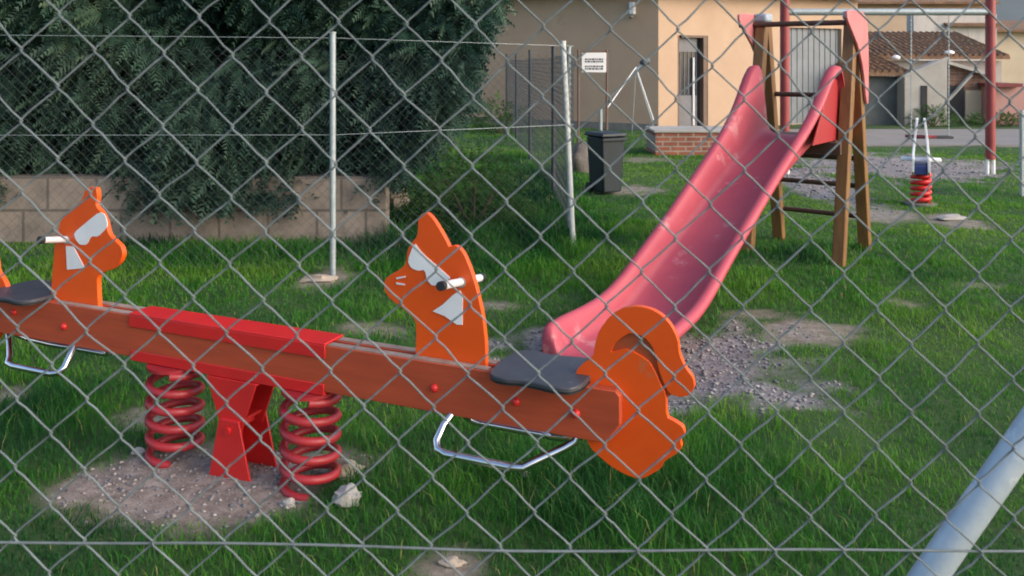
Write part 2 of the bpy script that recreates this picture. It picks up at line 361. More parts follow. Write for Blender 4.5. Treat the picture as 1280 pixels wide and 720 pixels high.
for sg in (-1, 1): st.box(sw((C0+C1)/2, sg*.0525, BZ1-.020), D*(C1-C0)/2, NN*.003, UP*.022)
st.build('top_bracket', M['red'], ss, bevel=.002)
st = MB(); C0, C1 = -.52, .355
st.box(sw((C0+C1)/2, 0, BZ0-.006), D*(C1-C0)/2, NN*.055, UP*.004)
for sg in (-1, 1): st.box(sw((C0+C1)/2, sg*.0525, BZ0+.009), D*(C1-C0)/2, NN*.003, UP*.019)
st.build('bottom_bracket', M['red'], ss, bevel=.002)
def swp(s, p=0, z=0): return sw(s-.035, p, z)
# central pedestal: two tapering plates above the hinge, a flared bracket below
pd = MB(); z1 = BZ0-.011
for sg in (-1, 1):
    pd.prism([swp(-.112, sg*.058, z1), swp(.112, sg*.058, z1), swp(.040, sg*.058, .175), swp(-.040, sg*.058, .175)], NN*.004)
pd.box(swp(0, 0, z1-.004), D*.112, NN*.058, UP*.004)
pd.prism([swp(-.106, 0, z1-.01), swp(-.098, 0, z1-.01), swp(-.032, 0, .18), swp(-.040, 0, .18)], NN*.054)
pd.build('upper_bracket', M['red'], ss, bevel=.0015)
pd = MB()
for sg in (-1, 1):
    pd.prism([swp(-.092, sg*.070, -.04), swp(.100, sg*.070, -.04), swp(.100, sg*.070, .0), swp(.044, sg*.070, .225), swp(-.044, sg*.070, .225), swp(-.092, sg*.070, .0)], NN*.004)
pd.box(swp(0, 0, .221), D*.042, NN*.066, UP*.005)
pd.prism([swp(-.078, 0, .02), swp(-.070, 0, .02), swp(-.034, 0, .21), swp(-.042, 0, .21)], NN*.064)
lb = pd.build('base_bracket', M['red'], ss, bevel=.0015)
bl = MB(); bl.tube([swp(0, -.085, .19), swp(0, .085, .19)], .013, 10); bl.build('pivot_bolt', M['red'], lb)
for s0 in (-.355, .262):
    sp = MB(); pts = []; turns = 5.0
    for i in range(int(turns*22)+1):
        t = i/(turns*22); a = 2*math.pi*turns*t+1
        z = .018+(BZ0-.035-.018)*t
        pts.append(sw(s0+.092*math.cos(a), .092*math.sin(a), z))
    sp.tube(pts, .0155, 8); so = sp.build('spring', M['spring'], ss, smooth=60)
    MB().tube([sw(s0, 0, BZ0-.024), sw(s0, 0, BZ0-.012)], .10, 20).build('mounting_plate', M['spring'], so)
AX = sw(0)
def panel(pts, half, it=1, off=0.0):
    p = [on_plane(x, y, AX+NN*off, D) for x, y in pts]
    return MB().prism(chaikin(p, it), NN*half)
def sheet(pts, name, m, par, off, it=1):
    MBx = MB(); p = [on_plane(x, y, AX+NN*off, D) for x, y in pts]; MBx.prism(chaikin(p, it), NN*.0012); return MBx.build(name, m, par)
HR = [(520, 470), (522.5, 405), (518, 395), (503.5, 383), (489, 373), (481.5, 360), (483, 348), (491, 342), (502, 336), (509, 329), (511, 312), (517, 302), (523, 295),
      (524.5, 285), (524, 275), (528, 267), (535, 265), (542, 271), (553, 288), (561, 303), (563, 308), (569, 306), (575, 308), (582, 317), (590, 336), (598, 362), (605, 394), (609, 429), (609, 474)]
hp = panel(HR, .0105).build('head_panel', M['orange'], ss, bevel=.0025)
sheet([(518, 303), (509.5, 326), (514, 335), (523, 338.5), (531, 337), (534, 350), (541, 358), (555, 352), (564, 348), (556, 341), (545, 331), (535, 323), (525, 313)], 'eye_patch', M['white'], hp, .0122)
sheet([(541, 389), (553, 381), (566, 369), (575, 363), (578.5, 371), (578, 406), (571, 405.5), (556, 395)], 'cheek_patch', M['white'], hp, .0122, 0)
sheet([(495, 347), (507, 345), (507, 346.5), (496, 349)], 'muzzle_mark', M['white'], hp, .0122, 0)
sheet([(495, 353), (506, 355), (506, 356.5), (496, 355.5)], 'muzzle_mark', M['white'], hp, .0122, 0)
HL = [(66, 392), (67, 350), (69.5, 325), (71, 305), (76, 287), (77.5, 277), (85, 266), (97, 257), (105, 249), (109, 237), (116, 232.5), (123.5, 235), (124.5, 246), (122, 257),
      (130, 265), (135, 277), (138, 292), (146, 300), (154, 307), (156.5, 318), (152.5, 328), (142.5, 336), (130, 340), (124, 346), (124.5, 360), (126.5, 394)]
hl = panel(HL, .0105).build('head_panel', M['orange'], ss, bevel=.0025)
sheet([(92.5, 291), (108, 278), (124, 265), (131.5, 267.5), (135, 282), (130, 288.5), (122.5, 296), (114, 295), (109, 306), (100, 306), (94.5, 299)], 'eye_patch', M['white'], hl, .0122)
sheet([(82.5, 307.5), (92, 308.5), (106, 335), (84, 337)], 'cheek_patch', M['white'], hl, .0122, 0)
def handle(x, y, par, half):
    c = on_plane(x, y, AX, D); TL = UP*.019; MB1 = MB(); MB1.tube([c-NN*half-TL, c+NN*half+TL], .0128, 12); h = MB1.build('handle', M['handle'], par, smooth=50)
    for sg in (-1, 1): MB().tube([c+(NN*half+TL)*sg*.97, c+(NN*half+TL)*sg*1.12], .0148, 12).build('grip', M['black'], h)
    MB().tube([c-NN*.014, c+NN*.014], .017, 14).build('collar', M['galv'], h)
handle(578, 352, hp, .135); handle(86, 299, hl, .118)
HT = [(714, 486), (716, 478), (719, 468), (726, 456), (743, 444), (745, 429), (750, 412), (764, 393), (781, 383.5), (799, 381.5), (816, 385.5), (830, 394), (841, 407), (848.5, 424), (850, 442),
      (858, 459), (867.5, 471), (869, 483), (863, 493), (849, 495), (837, 490), (830, 476), (824, 459), (821, 444), (816, 431), (806, 419.5), (790, 414.5), (780, 419), (769.5, 428), (764, 440),
      (772, 437), (782, 435), (792, 438), (801, 443), (813, 451), (819.5, 462), (826, 478), (833.5, 491), (834, 520), (844, 525), (854.5, 532), (857, 541), (851, 549), (853.5, 558), (846, 566), (832, 574), (827, 584),
      (809, 594.5), (799, 597), (782, 591), (764, 580.5), (750, 568.5), (741, 560), (735, 549), (716, 500)]
def tail_mesh(tf, name_label=None):
    p = [tf(on_plane(x, y, AX, D)) for x, y in HT]
    t = MB().prism(chaikin(p, 1), NN*.0105).build('tail_panel', M['orange'], ss, bevel=.002)
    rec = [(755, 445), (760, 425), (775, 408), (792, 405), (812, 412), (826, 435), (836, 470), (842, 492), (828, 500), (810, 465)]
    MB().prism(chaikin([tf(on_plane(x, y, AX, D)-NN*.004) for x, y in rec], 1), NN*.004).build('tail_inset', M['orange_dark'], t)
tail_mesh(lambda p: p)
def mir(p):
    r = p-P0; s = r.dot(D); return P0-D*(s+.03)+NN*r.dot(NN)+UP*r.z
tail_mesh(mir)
# seats
def seat(sgn):
    o = []; K = 18
    near = [(.985, .03), (.99, .10), (1.02, .128), (1.06, .135), (1.10, .122), (1.16, .128), (1.21, .138), (1.265, .13), (1.285, .08), (1.285, .03)]
    out = [(s, p) for s, p in near]+[(s, -p) for s, p in reversed(near)]
    pts = [sw(sgn*s, p, BZ1+.012) for s, p in out]
    b_ = MB().prism(chaikin(pts, 1), UP*.008).build('seat', M['seat'], ss, bevel=.004)
    e = MB(); q = [sw(sgn*s, p*.985, BZ1+.0015) for s, p in out]; e.prism(chaikin(q, 1), UP*.0022); e.build('seat_edge', M['black'], b_)
seat(1); seat(-1)
def foot(sgn, sg):
    a = .045; pts = [(.835, .03, BZ0+.004), (.820, .065, .352), (.812, .095, .314), (.824, .110, .297), (.855, .116, .290), (1.07, .116, .290), (1.11, .110, .292), (1.14, .082, .305), (1.21, .035, .335), (1.24, .018, .352), (1.25, .012, BZ0+.002)]
    p = [sw(sgn*s, sg*q_*1.08, z) for s, q_, z in pts]
    MB().tube(p, .0125, 10).build('footrest', M['chrome'], ss, smooth=50)
for sgn in (-1, 1):
    for sg in (-1, 1): foot(sgn, sg)
def s_of(x):                                            # position along the near face from an image column
    k = (x-CX)/F; A = P0+NN*.055; return (k*A.y-A.x)/(D.x-k*D.y)
for x, y in ((543, 485), (645, 502), (80, 408), (18, 390), (720, 517)):
    c = on_plane(x, y, P0+NN*.049, D); MB().ball(c, .0135, (1, 1, 1), 12, 8).build('bolt_cap', M['red'], ss)

# ---------------------------------------------------------------- slide
A = Vector((-.6, -.8, 0)); W = Vector((.8, -.6, 0)); T0 = Vector((2.10, 6.55, 0))
sl = thing('slide', 'faded pink-red plastic slide on a timber A-frame tower', 'slide', T0)
RUN = 2.80
def sp_(s, w, z): return T0+A*s+W*w+UP*z
def lerpt(t, tab):
    for (a, va), (b_, vb) in zip(tab, tab[1:]):
        if t <= b_: u = (t-a)/(b_-a); u = max(0, u); return va+(vb-va)*u
    return tab[-1][1]
def smt(t, tab, r=.09): return sum(lerpt(t+r*k/3, tab) for k in range(-3, 4))/7
zt = [(-.3, .915), (.0, .915), (.2, .845), (.727, .645), (1.36, .350), (2.12, .025), (2.4, .0), (2.8, .005)]
ht = [(-.3, .50), (-.12, .565), (.0, .52), (.213, .36), (.45, .27), (.727, .22), (1.36, .18), (2.18, .15), (2.8, .13)]
ft = [(-.2, .075), (.1, .07), (.6, .058), (2.8, .055)]
chute = MB(); rows = []; S = [-.24+.03*i for i in range(int((RUN+.24)/.03)+1)]
for s in S:
    z, h, fl = smt(s, zt, .15 if s > .4 else .09), smt(s, ht, .09), smt(s, ft); b0 = .245
    e = max(0, (s-2.55)/.25); b0 *= 1-.10*e*e; kk = math.sin(math.pi*min(max((s+.1)/2.9, 0), 1)); b0 -= .030*kk; cw = -.040*kk
    if s < -.11: h *= math.sqrt(max(0.05, 1-((-.11-s)/.132)**2))
    half = [(0, 0), (b0*.5, .002), (b0*.82, .008), (b0*.95, .026), (b0, .06), (b0+.012, h*.55+.02), (b0+.026, h-.018), (b0+.038, h-.003), (b0+.038+fl*.45, h), (b0+.034+fl*.9, h-.010), (b0+.036+fl, h-.028), (b0+.036+fl, h-.05)]
    prof = [(-w, dz) for w, dz in reversed(half[1:])]+half
    rows.append([sp_(s, w+cw, z+dz+.018*kk*(w/.25)) for w, dz in prof])
# rounded front lip
for ds, dz, k in ((.035, -.012, .98), (.055, -.04, .95), (.055, -.10, .93), (.045, -.17, .92)):
    last = rows[len(S)-1]; rows.append([p+A*ds+UP*(dz if True else 0) for p in last])
    rows[-1] = [T0+A*(p-T0).dot(A)+W*(p-T0).dot(W)*k+UP*(p.z if dz > -.03 else min(p.z, .005+.13+dz*1.0)) for p in rows[-1]]
n = len(rows[0]); vs = [p for r in rows for p in r]
chute.add(vs, [(i*n+k, i*n+k+1, (i+1)*n+k+1, (i+1)*n+k) for i in range(len(rows)-1) for k in range(n-1)])
ch = chute.build('chute', M['pink'], sl, smooth=70)
sd = ch.modifiers.new('solid', 'SOLIDIFY'); sd.thickness = .009; sd.offset = -1
# tower
LB = {}
def legs(w):
    apex = sp_(-.35, w, 1.80)
    for s in (0.0, -.72):
        f = sp_(s+.0, w, -.05)
        mb = MB(); mb.bar(f, apex+A*(.03 if s == 0 else -.03), .085, .085, W); mb.build('leg', M['post'], sl, bevel=.006)
    MB().box(sp_(-.35, w, 1.84), A*.075, W*.055, UP*.035).build('post_cap', M['bluecap'], sl, bevel=.02)
for w in (-.33, .365): legs(w)
dk = MB()
for k in range(4): dk.box(sp_(-.14-.14*k, 0, .885), A*.066, W*.285, UP*.02)
dk.build('deck', M['darkwood'], sl, bevel=.004)
MB().box(sp_(-.05, 0, .845), A*.02, W*.37, UP*.045).build('deck_beam', M['darkwood'], sl, bevel=.004)
MB().box(sp_(-.62, 0, .845), A*.02, W*.37, UP*.045).build('deck_beam', M['darkwood'], sl, bevel=.004)
MB().tube([sp_(-.27, -.50, 1.785), sp_(-.27, .34, 1.785)], .022, 10).build('grab_bar', M['darkwood'], sl)
for sg in (-1, 1):
    pp = [(.02, 1.87), (-.50, 1.87), (-.56, 1.60), (-.56, 1.16), (-.50, 1.16), (-.42, 1.42), (-.28, 1.60), (-.10, 1.72), (.02, 1.80)]
    MB().prism(chaikin([sp_(s, sg*(.392 if sg < 0 else .424), z) for s, z in pp], 1), W*.010).build('side_panel', M['pinkpanel'], sl, bevel=.004)
    if sg < 0: continue
    pp = [(.12, 1.20), (-.10, 1.36), (-.56, 1.30), (-.60, .90), (.40, .90)]
    MB().prism([sp_(s, sg*.302, z) for s, z in pp], W*.007).build('guard_panel', M['guard'], sl, bevel=.003)
for zr in (.25, .50, .72, 1.22):
    s = -.35-.37*(1-zr/1.8)-.03
    MB().tube([sp_(s, -.33, zr), sp_(s, .33, zr)], .02, 10).build('rung', M['darkwood'], sl)

# ---------------------------------------------------------------- near chain-link fence
def uu(u, lo, hi): c = min(max(u, lo), hi); return c, u-c
def node(u, v):
    c, ex = uu(u, -3, 28)
    xt = 74+44.0*c-.057*c*c+42.6*ex; xb = 61.3+43.7*c-.022*c*c+42.6*ex
    yt = 15+1.6*c-.023*c*c+.9*ex; yb = 674+1.0*(c-1)-.015*(c-1)**2+.4*ex
    t = v/15; x = xt+(xb-xt)*t; y = yt+(yb-yt)*t
    y += 7*math.exp(-((v-4)/3)**2)*max(0, 1-abs(c)/24)
    j = Vector((u*.61, v*.73, 0)); x += 2.6*noise.noise(j)+1.6*noise.noise(j*3.3); y += 2.6*noise.noise(j+Vector((9, 4, 2)))+1.4*noise.noise(j*2.9+Vector((1, 7, 3)))
    Y = .875+.02*((x-CX)/F); return at(x, y, Y)+Vector((0, .006*noise.noise(j*.5+Vector((3, 3, 8))), 0))
fg = thing('chain_link_fence', 'large galvanised chain link fence with diagonal brace in the foreground', 'fence', (0, .88, 0))
mb = MB(); rw = .00100
V0, V1 = -12, 41
for k in range(-34, 62):
    pts = []
    for v in range(V0, V1+1):
        left = (k+v) % 2 == 0
        p = node(k if left else k+1, v); sg = -1 if left else 1
        dz = .0035
        w1 = .0010*noise.noise(Vector((k*1.7, v*2.3, 5)))
        pts += [p+Vector((-sg*.0090, .0008*(1 if left else -1), .0098+w1)), p+Vector((-sg*.0018, .0017*(1 if left else -1), .0036)), p+Vector((sg*.0012, 0, 0)), p+Vector((-sg*.0018, -.0017*(1 if left else -1), -.0036)), p+Vector((-sg*.0090, -.0008*(1 if left else -1), -.0098-w1))]
    mb.tube(pts, rw, 6, False)
mb.build('wire_mesh', M['wire'], fg, smooth=80)
for v, nm in ((15, 'tension_wire'), (-12, 'tension_wire'), (40, 'tension_wire')):
    p = [node(u, v)+Vector((0, -.003, .002 if v == 15 else 0)) for u in range(-34, 63)]
    if v == 15: p = [at(x, 678+10*min(max((x-250)/350, 0), 1)+1.2*math.sin(x*.011), .8765+.02*(x-CX)/F-.003) for x in range(-1400, 2700, 60)]
    MB().tube(p, .0013, 6).build(nm, M['wire'], fg, smooth=80)
bdir = None
def brace_at(x, y): return at(x, y, .93)
a_, b_ = brace_at(1161, 720), brace_at(1280, 548.5)
dv = (b_-a_).normalized()
lo = a_-dv*(a_.z/dv.z+.03); hi = a_+dv*((1.62-a_.z)/dv.z)
br = MB().tube([lo, hi], .0165, 24).build('brace_tube', M['galvpole'], fg, smooth=60)
MB().tube([Vector((hi.x+.03, .93, -.05)), Vector((hi.x+.03, .93, 2.0))], .03, 20).build('corner_post', M['galvpole'], fg, smooth=60)

# ---------------------------------------------------------------- far boundary fence
bf = thing('boundary_fence', 'thin wire mesh fence with metal posts running in front of the hedge to the house', 'fence', (-1.3, 6.4, 0))
Q = [Vector((-5.6, 5.95, 0)), gnd(416, 345), gnd(717, 308), Vector((.46, 9.6, 0)), Vector((.27, 13, 0)), Vector((.08, 16.3, 0)), Vector((-.12, 19.2, 0))]
TOPS = [1.72, 1.5+(75-42)*gnd(416, 345).y/F, 1.5+(75-53)*gnd(717, 308).y/F, 1.64, 1.64, 1.62, 1.62]
def post(p, top, r, m, lean=Vector()):
    o = MB().tube([p+UP*-.1, p+UP*top*.5+lean*.5, p+UP*top+lean], r, 12).build('post', m, bf, smooth=60)
    MB().tube([p+UP*top+lean, p+UP*(top+.012)+lean], r*1.15, 12).build('post_cap', m, o); return o
post(Q[0], TOPS[0], .022, M['galv']); post(Q[1], TOPS[1], .021, M['galv'])
post(Q[2], TOPS[2], .023, M['whitepost'], lean=Vector((-.085, 0, 0)))
for i in (3, 4, 5, 6): post(Q[i], TOPS[i], .024, M['darkpost'])
post((Q[2]*.82+Q[3]*.18)+Vector((.0, .0, 0)), 1.60, .018, M['galv'])
fm = MB()
for i in range(len(Q)-1):
    a, b_ = Q[i], Q[i+1]; L = (b_-a).length; d = (b_-a)/L; hs = .036 if i < 2 else .05
    nC = int(L/hs); hs = L/nC; nR = int(1.55/hs)
    if i == 2: nn = 1
    for k in range(nC):
        pts = []
        for v in range(nR+1):
            u = k+((k+v) % 2); pts.append(a+d*u*hs+UP*(.06+v*hs*min(TOPS[i], TOPS[i+1], 1.7)/1.68))
        fm.tube(pts, (.0014 if i < 2 else .0018), 3, False)
fm.build('wire_mesh', M['thinwire'], bf, smooth=0)
for zz in (.88, 1.0):
    fr = zz if zz < 1 else 1
    pts = [q_+UP*(zz if zz < 1 else t-.03) for q_, t in zip(Q, TOPS)]
    if zz == .88: pts = [p+UP*.1 for p in pts]
    for a, b_ in zip(pts, pts[1:]): fr = 1
    MB().tube(pts, .0016, 5).build('tension_wire', M['galv'], bf)
# single post at the right edge
rp = gnd(1277, 246)
o = MB().tube([rp-UP*.1, rp+UP*.5, rp+UP*.95], .022, 12).build('fence_post', M['galv'], None, smooth=60)
tag(o, 'slim pale metal fence post standing alone at the right edge of the lawn', 'post')

# ---------------------------------------------------------------- block wall and hedge
wa, wb = gnd(-180, 303), gnd(484, 303); wa.z = wb.z = 0
wd = (wb-wa).normalized(); bw = thing('block_wall', 'low wall of tan concrete blocks under the dark hedge', 'wall', wa)
bwm = MB(); bwm.abox(wa.x-1, wb.x, 7.06, 7.24, -.1, .545)
bwm.build('blockwork', M['block'], bw, bevel=.006)

def sprays(pts, dirs, size, fan, tint0):
    """flat drooping conifer sprays: a bent axis with narrow leaflets on both sides"""
    n = len(pts); V = []; T = []; L = []
    K = fan; vo = 0
    d = dirs/np.linalg.norm(dirs, axis=1)[:, None]
    ref = rng.normal(0, 1, (n, 3)); side = np.cross(d, ref); side /= np.linalg.norm(side, axis=1)[:, None]
    sz = size*rng.uniform(.6, 1.3, n)
    vs = np.zeros((n, K, 3, 3)); tt = np.zeros((n, K, 3))
    for k in range(K):
        t = (k//2+.3)/(K/2); sg = 1 if k % 2 else -1
        base = pts+d*(sz*t)[:, None]; base[:, 2] -= sz*.35*t*t
        ln = sz*.42*(1.05-t*.75)*rng.uniform(.7, 1.2, n); dr = d*.75+side*sg*.8
        tip = base+dr*ln[:, None]; tip[:, 2] -= ln*.3
        b2 = base+d*(sz*.13)[:, None]
        vs[:, k, 0], vs[:, k, 1], vs[:, k, 2] = base, b2, tip
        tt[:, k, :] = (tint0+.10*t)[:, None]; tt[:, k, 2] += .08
    V = vs.reshape(-1, 3); return V, np.clip(tt.reshape(-1), 0, 1)
hx0, hx1 = -7.5, -.30
def hedge_edge(z): return -.52+.30*np.clip((z-1.1)/1.1, 0, 1.3)-.62*np.clip((1.05-z)/.6, 0, 1.2)+.30*(fbm(z, z*0+2, 1.7, 60)-.5)
def hedge_front(x, z):                                    # depth of the hedge face
    return 7.15+.38*np.clip(z-.5, 0, .8)*.0+1.25*(fbm(x, z, .9, 50)-.5)+.40*(fbm(x, z, 2.6, 53)-.5)-.12*np.clip(1.6-z, 0, 1)+.10*np.clip(z-1.6, 0, 3)
hd = thing('conifer_hedge', 'tall dark blue-green conifer hedge rising behind the low block wall', 'hedge', (-3.5, 8.2, 0))
nS = 23000
x = rng.uniform(hx0, hx1+.45, nS); z = .40+3.5*rng.random(nS)**1.25
edge = hedge_edge(z)
k = x < edge; x, z = x[k], z[k]
y = hedge_front(x, z)+.30*rng.random(len(x))**1.5
p1 = np.stack([x, y, z], 1); d1 = np.stack([rng.normal(0, .55, len(x)), -rng.uniform(.3, 1, len(x)), rng.normal(-.35, .4, len(x))], 1)
nE = 2600                                                 # the right-hand end face
z2 = rng.uniform(.4, 3.9, nE); y2 = rng.uniform(7.2, 9.4, nE)
e2 = hedge_edge(z2)+.35*(fbm(y2, z2, 1.6, 66)-.5)
p2 = np.stack([e2-.2*rng.random(nE), y2, z2], 1); d2 = np.stack([rng.uniform(.2, 1, nE), rng.normal(-.2, .5, nE), rng.normal(-.3, .4, nE)], 1)
nT = 3500; x3 = rng.uniform(hx0, hx1, nT); p3 = np.stack([x3, rng.uniform(7.2, 9.4, nT), 3.8+.4*fbm(x3, x3, .9, 70)], 1); d3 = np.stack([rng.normal(0, .6, nT), rng.normal(0, .6, nT), rng.uniform(.3, 1, nT)], 1)
pp = np.concatenate([p1, p2, p3]); dd = np.concatenate([d1, d2, d3])
tint0 = -.05+.92*(fbm(pp[:, 0], pp[:, 2], 1.6, 80))+rng.normal(0, .12, len(pp))
tint0 = np.where(rng.random(len(pp)) < .03, tint0+.25, tint0)
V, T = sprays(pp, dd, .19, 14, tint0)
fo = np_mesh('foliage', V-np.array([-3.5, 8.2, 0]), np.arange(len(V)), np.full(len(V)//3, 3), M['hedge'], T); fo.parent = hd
core = MB(); nu, nv = 46, 26; grid = []  # dark lumpy body added behind the sprays to block light
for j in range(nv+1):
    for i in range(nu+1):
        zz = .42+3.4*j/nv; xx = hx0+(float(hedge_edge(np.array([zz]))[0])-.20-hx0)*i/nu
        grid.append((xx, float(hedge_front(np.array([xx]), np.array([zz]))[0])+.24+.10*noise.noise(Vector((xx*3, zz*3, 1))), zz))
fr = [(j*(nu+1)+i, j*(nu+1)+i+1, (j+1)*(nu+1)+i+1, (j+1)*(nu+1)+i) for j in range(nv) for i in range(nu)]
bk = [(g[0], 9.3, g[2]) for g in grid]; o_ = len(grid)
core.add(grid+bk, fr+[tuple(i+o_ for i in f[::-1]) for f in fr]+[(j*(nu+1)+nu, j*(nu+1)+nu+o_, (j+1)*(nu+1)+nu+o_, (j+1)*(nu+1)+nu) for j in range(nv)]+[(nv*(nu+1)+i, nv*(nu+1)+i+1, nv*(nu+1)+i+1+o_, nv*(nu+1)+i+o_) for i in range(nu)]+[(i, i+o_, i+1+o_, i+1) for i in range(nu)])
core.build('light_block_core', M['hedge_core'], hd)
for i, xx in enumerate((-6.6, -5.3, -4.1, -2.9, -1.9)):
    MB().tube([(xx, 8.1, -.1), (xx+.05, 8.12, 1), (xx-.03, 8.1, 3.4)], [.10, .08, .02], 10).build('trunk', M['bark'], hd)

def shrub(name, label, cx, cy, rx, ry, h, n, size, mt, group=None, z0=0.0):
    sh = thing(name, label, 'shrub', (cx, cy, z0), group)
    d = rng.normal(0, 1, (n, 3)); d[:, 2] = np.abs(d[:, 2]); d /= np.linalg.norm(d, axis=1)[:, None]
    rr = rng.random(n)**.35*(.75+.5*fbm(d[:, 0]*2+cx, d[:, 2]*2+cy, 1.5, 90)); p = d*rr[:, None]*np.array([rx, ry, h])
    V, T = sprays(p, d+rng.normal(0, .4, (n, 3)), size, 8, .2+.5*rng.random(n))
    f = np_mesh('foliage', V, np.arange(len(V)), np.full(len(V)//3, 3), mt, T); f.parent = sh
    tk = MB()
    for i in range(4): a = i*1.6; tk.tube([Vector((cx, cy, z0-.05)), Vector((cx+rx*.4*math.cos(a), cy+ry*.4*math.sin(a), z0+h*.6))], [.02, .008], 6)
    tk.build('stems', M['bark'], sh); return sh
shrub('shrub', 'bushy green shrub growing at the right foot of the conifer hedge', -.35, 7.75, .60, .4, .72, 1500, .10, M['shrubleaf'], 'shrubs')
shrub('shrub', 'small dark shrub against the house wall behind the wire fence', -.25, 17.6, .7, .4, .75, 350, .2, M['shrubleaf'], 'shrubs')
shrub('shrub', 'low dark bush beside the pale gable shed doorway', 9.5, 19.5, .5, .3, .42, 260, .16, M['shrubleaf'], 'shrubs')
shrub('shrub', 'low green weeds at the foot of the brown brick shed', 11.3, 19.6, 1.3, .3, .30, 420, .16, M['shrubleaf'], 'shrubs')

# ---------------------------------------------------------------- house
HC = Vector((3.05, 18.0, 0)); DR = Vector((.87, .49, 0)).normalized(); DL = Vector((-.85, .53, 0)).normalized()
hs = thing('house', 'ochre rendered house with dark door and grey metal garage door behind the slide', 'house', HC)
NR = Vector((DR.y, -DR.x, 0)); NL = Vector((DL.y, -DL.x, 0)); NL = NL if NL.y < 0 else -NL
EZ = 2.95
def wallp(P, d, n_, L, z0, z1, th=.15):
    return MB().box(P+d*L/2-n_*th+UP*(z0+z1)/2, d*L/2, n_*th, UP*(z1-z0)/2)
def hole_wall(P, d, n_, L, z0, z1, holes, th=.15):
    m_ = MB(); cuts = sorted(holes); s = 0
    def seg(a, b, c, e):
        if b-a > .001 and e-c > .001: m_.box(P+d*(a+b)/2-n_*th+UP*(c+e)/2, d*(b-a)/2, n_*th, UP*(e-c)/2)
    for a, b, c, e in cuts:
        seg(s, a, z0, z1); seg(a, b, z0, c); seg(a, b, e, z1); s = b
    seg(s, L, z0, z1); return m_
def on_r(x, y):
    p = on_plane(x, y, HC, DR); return (p-HC).dot(DR), p.z
d0 = on_r(847, 44); d1_ = on_r(885, 163)
g0 = on_r(975, 34); g1_ = on_r(1052, 165)
DO = (d0[0], d1_[0], .05, d0[1]); GO = (g0[0], g1_[0], .02, g0[1])
hole_wall(HC, DR, NR, 6.15, -.1, EZ, [DO, GO]).build('wall', M['render'], hs)
wallp(HC, DL, NL, 9, -.1, EZ).build('wall', M['render'], hs)
MB().box(HC+DL*4.5+NL*.012+UP*.02, DL*4.5, NL*.012, UP*.14).build('plinth', M['plinth'], hs)
rf = MB(); ov = .35
e0 = HC+DL*9.2+NL*ov+UP*EZ; e1 = HC+(NL+NR)*ov*.8+UP*EZ; e2 = HC+DR*6.3+NR*ov+UP*EZ
r0 = HC+DL*9.2-NL*4+UP*(EZ+1.7); r1 = HC+Vector((0, 4.6, EZ+1.7)); r2 = HC+DR*6.3-NR*4+UP*(EZ+1.7)
for q4 in ((e0, e1, r1, r0), (e1, e2, r2, r1)):
    rf.add(list(q4)+[p+UP*.12 for p in q4], [(0, 1, 2, 3), (7, 6, 5, 4), (0, 4, 5, 1), (1, 5, 6, 2), (2, 6, 7, 3), (3, 7, 4, 0)])
rfo = rf.build('roof', M['tile'], hs)
def R_(s, z, off): return HC+DR*s+NR*off+UP*z
dmid = (DO[0]+DO[1])/2; dw = (DO[1]-DO[0])/2
door = MB().box(R_(dmid, (DO[2]+DO[3])/2, -.17), DR*dw, NR*.02, UP*(DO[3]-DO[2])/2).build('door', M['glass'], hs)
MB().box(R_(DO[0]+dw*.78, DO[3]-.20, -.14), DR*dw*.74, NR*.012, UP*.15).build('transom_pane', M['doorgrey'], door)
MB().box(R_(DO[0]+dw*.78, .40, -.14), DR*dw*.74, NR*.014, UP*.34).build('lower_panel', M['doorgrey'], door)
gr = MB()
for i in range(6): gr.box(R_(DO[0]+.08+dw*1.3*i/5, 1.25, -.142), DR*.008, NR*.006, UP*.5)
gr.build('grille', M['doorgrey'], door)
MB().tube([R_(DO[0]+dw*1.25, .1, -.11), R_(DO[0]+dw*1.25, 1.55, -.11)], .025, 8).build('pull_bar', M['white'], door)
fr_ = MB(); fr_.box(R_(DO[1]-.06, (DO[2]+DO[3])/2, -.08), DR*.055, NR*.07, UP*(DO[3]-DO[2])/2)
fr_.box(R_(DO[0]+.03, (DO[2]+DO[3])/2, -.08), DR*.025, NR*.07, UP*(DO[3]-DO[2])/2); fr_.box(R_(dmid, DO[3]-.025, -.08), DR*(dw-.12), NR*.07, UP*.022)
fr_.build('door_frame', M['doorbrown'], hs)
gd = MB(); ng = 22; gw = GO[1]-GO[0]
for i in range(ng): gd.box(R_(GO[0]+gw*(i+.5)/ng, (GO[2]+GO[3])/2, -.12+(.015 if i % 2 else 0)), DR*gw/ng/2, NR*.02, UP*(GO[3]-GO[2])/2)
gd.build('garage_door', M['corr'], hs)
lp = on_plane(792, 14, HC, DL)
ld = thing('wall_lamp', 'small white wall lamp high on the shaded ochre house wall', 'lamp', lp)
MB().box(lp+NL*.06+UP*.06, DL*.06, NL*.06, UP*.13).build('lamp_housing', M['white'], ld, bevel=.02)
MB().tube([lp+NL*.02-UP*.07, lp+NL*.16-UP*.15], .035, 10).build('lamp_arm', M['plinth'], ld)
# brick planter below the door
bp = gnd(819, 195); bp.z = 0
pk_ = thing('brick_planter', 'low red brick step wall in front of the dark house door', 'planter', bp)
MB().abox(bp.x, bp.x+1.25, bp.y, bp.y+.9, -.1, .36).build('brickwork', M['brick'], pk_, bevel=.008)
MB().abox(bp.x-.02, bp.x+1.27, bp.y-.02, bp.y+.92, .363, .40).build('coping', M['concrete'], pk_, bevel=.008)

